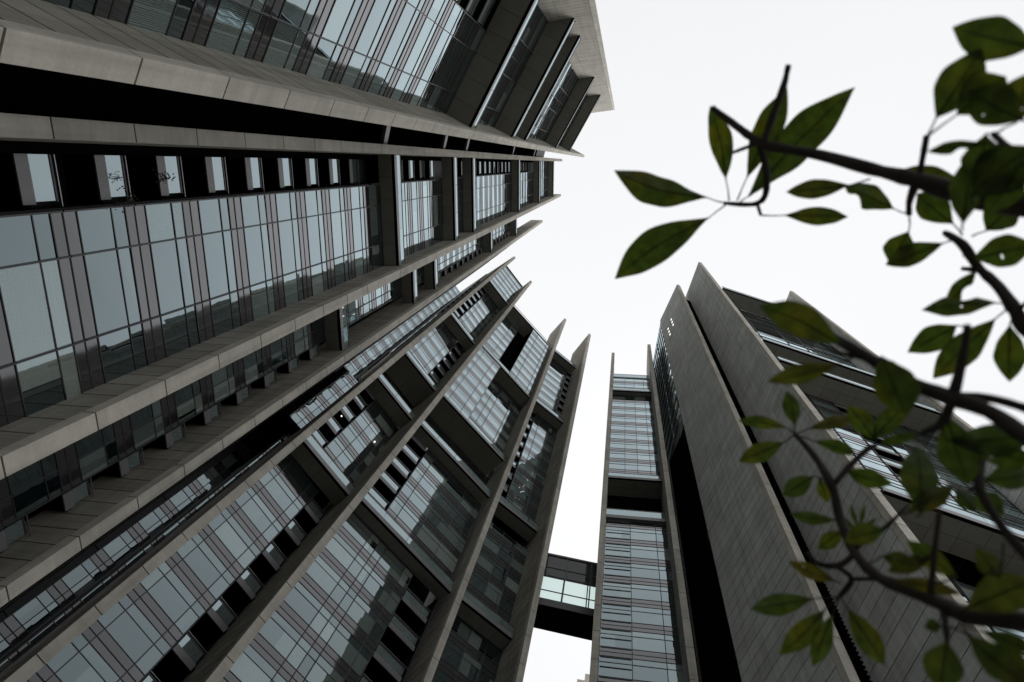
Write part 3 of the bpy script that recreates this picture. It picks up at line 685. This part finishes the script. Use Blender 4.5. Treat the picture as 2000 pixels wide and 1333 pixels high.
def leaf(q, st, base, tip, wpx, d, stem=None, kind='leaf', fold=None, bow=0.0, bite=None):
    d2 = d + random.uniform(-.05, .07); A = at(*base, d); B = at(*tip, d2); L = (B - A).length; ax = (B - A).normalized()
    view = (A - Vector((0, 0, CAMZ))).normalized(); side = ax.cross(view).normalized()
    roll = random.uniform(-.45, .45); side = (side * math.cos(roll) + view * math.sin(roll)).normalized(); nrm = side.cross(ax)
    hw = wpx * .84 * PXM * d / 2 / max(.8, math.cos(roll)); fold = random.uniform(.08, .28) if fold is None else fold
    NS, NW = 34, 7; rows = []; ph = random.uniform(0, 6.28); cur = random.uniform(-.10, .14); holes = [(random.uniform(.25, .85), random.uniform(-.7, .7)) for _ in range(1 if (d < 1.9 and random.random() < .25) else 0)]
    for i in range(NS + 1):
        t = i / NS
        wv = hw * (math.sin(math.pi * t ** 1.12) ** .92) * (1 + .02 * math.sin(t * 21 + ph))
        if i == 0: wv = .0015
        if i == NS: wv = .0006
        c = A + ax * (L * t) + side * (bow * L * math.sin(math.pi * t)) + nrm * (cur * L * math.sin(math.pi * t))
        row = []
        for j in range(-NW, NW + 1):
            s = j / NW; ww = wv
            if bite and (s * bite[2] > 0) and abs(t - bite[0]) < bite[1]:
                ww = wv * (1 - .75 * math.cos((t - bite[0]) / bite[1] * math.pi / 2) * random.uniform(.85, 1))
            rip = .012 * L * math.sin(t * 17 + ph + s * 2) * abs(s)
            row.append((c + side * ww * s + nrm * (abs(s) * ww * fold + rip), (t, s)))
        rows.append(row)
    b = len(q.v); W = 2 * NW + 1
    for row in rows: q.v += [tuple(p) for p, _ in row]
    for i in range(NS):
        for j in range(W - 1):
            if any(abs((i + .5) / NS - h[0]) < .016 and abs((j + .5 - NW) / NW - h[1]) < .085 for h in holes): continue
            q.f.append((b + i * W + j, b + i * W + j + 1, b + (i + 1) * W + j + 1, b + (i + 1) * W + j)); q.m.append(q.mi(kind))
            q.uv.append([rows[i][j][1], rows[i][j + 1][1], rows[i + 1][j + 1][1], rows[i + 1][j][1]])
    if stem:
        P = [A, (A + at(*stem, d)) / 2 + nrm * .004, at(*stem, d)]; st.tube([tuple(p) for p in P], [.0016, .0018, .0024], 'bark', 6)
    st.tube([tuple(A), tuple(A + ax * L * .5 + nrm * (cur * L) + side * (bow * L)), tuple(A + ax * L * .9 + nrm * (cur * L * .3) + side * (bow * L * .3))], [.0022, .0014, .0006], 'leaf_old', 5)

clusters = [
 (2.05, [((1380,386),(1200,333),66,(1415,397),dict(bow=.06)),((1384,426),(1201,545),80,(1417,401),dict(bow=-.06)),((1418,352),(1387,207),48,(1424,392),{}),
   ((1459,347),(1538,172),58,(1440,392),{}),((1462,384),(1670,171),82,(1446,395),{}),((1532,421),(1657,424),38,(1487,421),{})]),
 (1.95, [((1660,362),(1535,376),40,(1700,350),dict(kind='leaf_old')),((1746,408),(1650,364),50,(1772,418),dict(bite=(.7,.2,1))),((1888,364),(1755,334),46,(1900,370),dict(kind='leaf_old')),
   ((1775,452),(1740,518),58,(1776,425),{}),((1844,475),(1730,518),44,(1860,470),{}),((1862,438),(1792,378),56,(1880,460),{}),((1925,452),(1990,395),62,(1898,462),{})]),
 (1.6, [((2020,92),(1860,54),74,(2060,100),{}),((1828,232),(1917,95),78,(1812,265),{}),((1868,225),(1965,150),84,(1815,264),{}),((1985,240),(2010,142),70,(1945,262),{}),
   ((1925,262),(1908,360),66,(1938,262),{}),((1926,280),(1811,297),24,(1960,285),dict(bite=(.4,.15,1))),((1895,385),(2015,285),92,(1900,400),{}),((1880,440),(1900,300),56,(1880,450),{})]),
 (1.85, [((1900,505),(2020,478),60,(1880,500),{}),((1908,528),(1848,602),30,(1912,524),dict(bite=(.5,.2,1))),((1945,592),(1800,606),40,(1972,592),dict(bite=(.45,.2,-1))),
   ((1945,622),(1822,740),56,(1972,600),{}),((1972,634),(1972,746),50,(1980,610),{}),((1870,636),(1773,689),52,(1885,640),{})]),
 (1.5, [((1645,676),(1483,597),70,(1665,680),dict(bow=-.03)),((1637,712),(1499,746),42,(1665,700),{}),((1722,696),(1772,812),80,(1715,700),{}),((1850,812),(1893,948),72,(1840,825),{}),
   ((1850,862),(2030,846),62,(1838,830),{}),((1800,848),(1722,862),18,(1805,846),{})]),
 (1.95, [((1553,832),(1537,764),34,(1553,846),{}),((1537,836),(1442,822),28,(1550,846),{}),((1532,864),(1443,902),42,(1552,850),{}),((1578,838),(1672,815),28,(1556,848),dict(kind='leaf_old')),((1590,862),(1672,888),28,(1560,852),{}),
   ((1590,930),(1528,968),40,(1622,940),{}),((1600,934),(1618,982),26,(1625,945),{}),((1634,1016),(1543,1003),26,(1642,1015),{}),((1648,1036),(1597,1073),32,(1652,1040),{}),((1652,920),(1742,946),38,(1660,910),{}),
   ((1712,862),(1655,792),44,(1712,872),{}),((1705,860),(1772,788),42,(1712,872),{}),((1715,868),(1780,858),16,(1712,872),{})]),
 (1.6, [((1800,1004),(1790,872),66,(1790,1010),{}),((1772,1002),(1862,950),40,(1765,1004),dict(kind='leaf_old')),((1918,938),(2020,925),48,(1912,945),{}),((1905,962),(1962,1006),44,(1912,950),{}),
   ((1730,1035),(1650,1058),44,(1735,1030),{}),((1885,1190),(2020,1135),66,(1880,1195),dict(kind='leaf_old')),((1820,1088),(1733,1117),30,(1826,1080),dict(kind='leaf_old')),((1870,1130),(1772,1056),40,(1828,1140),{}),
   ((1740,1132),(1880,1160),26,(1720,1131),dict(kind='leaf_old'))]),
 (1.85, [((1633,1136),(1541,1098),30,(1640,1140),dict(kind='leaf_old')),((1590,1170),(1467,1190),42,(1640,1166),{}),((1612,1190),(1523,1279),42,(1640,1166),{}),((1626,1200),(1587,1303),36,(1640,1166),{}),((1655,1187),(1728,1300),46,(1642,1166),{})]),
 (1.55, [((2000,236),(1892,178),74,(2060,260),{}),((1992,322),(1925,420),58,(2000,318),{}),((1905,884),(2022,902),48,(1920,890),{}),((1952,1128),(1905,1070),40,(1960,1060),dict(kind='leaf_old')),
   ((1722,1086),(1796,1106),34,(1700,1100),{}),((1908,1004),(1868,955),32,(1912,1000),{}),((1765,770),(1722,700),46,(1780,760),{}),((2020,1330),(1925,1258),50,(1880,1230),{})]),
 (1.5, [((1850,1252),(1836,1350),64,(1849,1240),{}),((1888,1240),(2010,1345),56,(1855,1225),{}),((1915,1232),(2020,1278),34,(1870,1222),{}),((1838,1222),(1805,1226),24,(1848,1235),{})]),
]
clusters = [(d, [l]) for d, L in clusters if d == 1.55 for l in L] + [c for c in clusters if c[0] != 1.55]
for d, L in clusters:
    q = MB(); st = MB()
    for base, tip, wpx, stem, kw in L: leaf(q, st, base, tip, wpx, d, stem, **kw)
    o = q.build('leaf_spray', tree, True); s2 = st.build('leaf_stalk', None, True); s2.parent = o
# tiny new shoot
q = MB(); st = MB()
for a, b in (((1676,1030),(1662,985)),((1680,1028),(1690,985)),((1685,1035),(1712,1012)),((1672,1040),(1650,1010)),((1668,1050),(1645,1040))): leaf(q, st, a, b, 9, 1.9, (1674,1052))
o = q.build('leaf_spray', tree, True); s2 = st.build('leaf_stalk', None, True); s2.parent = o
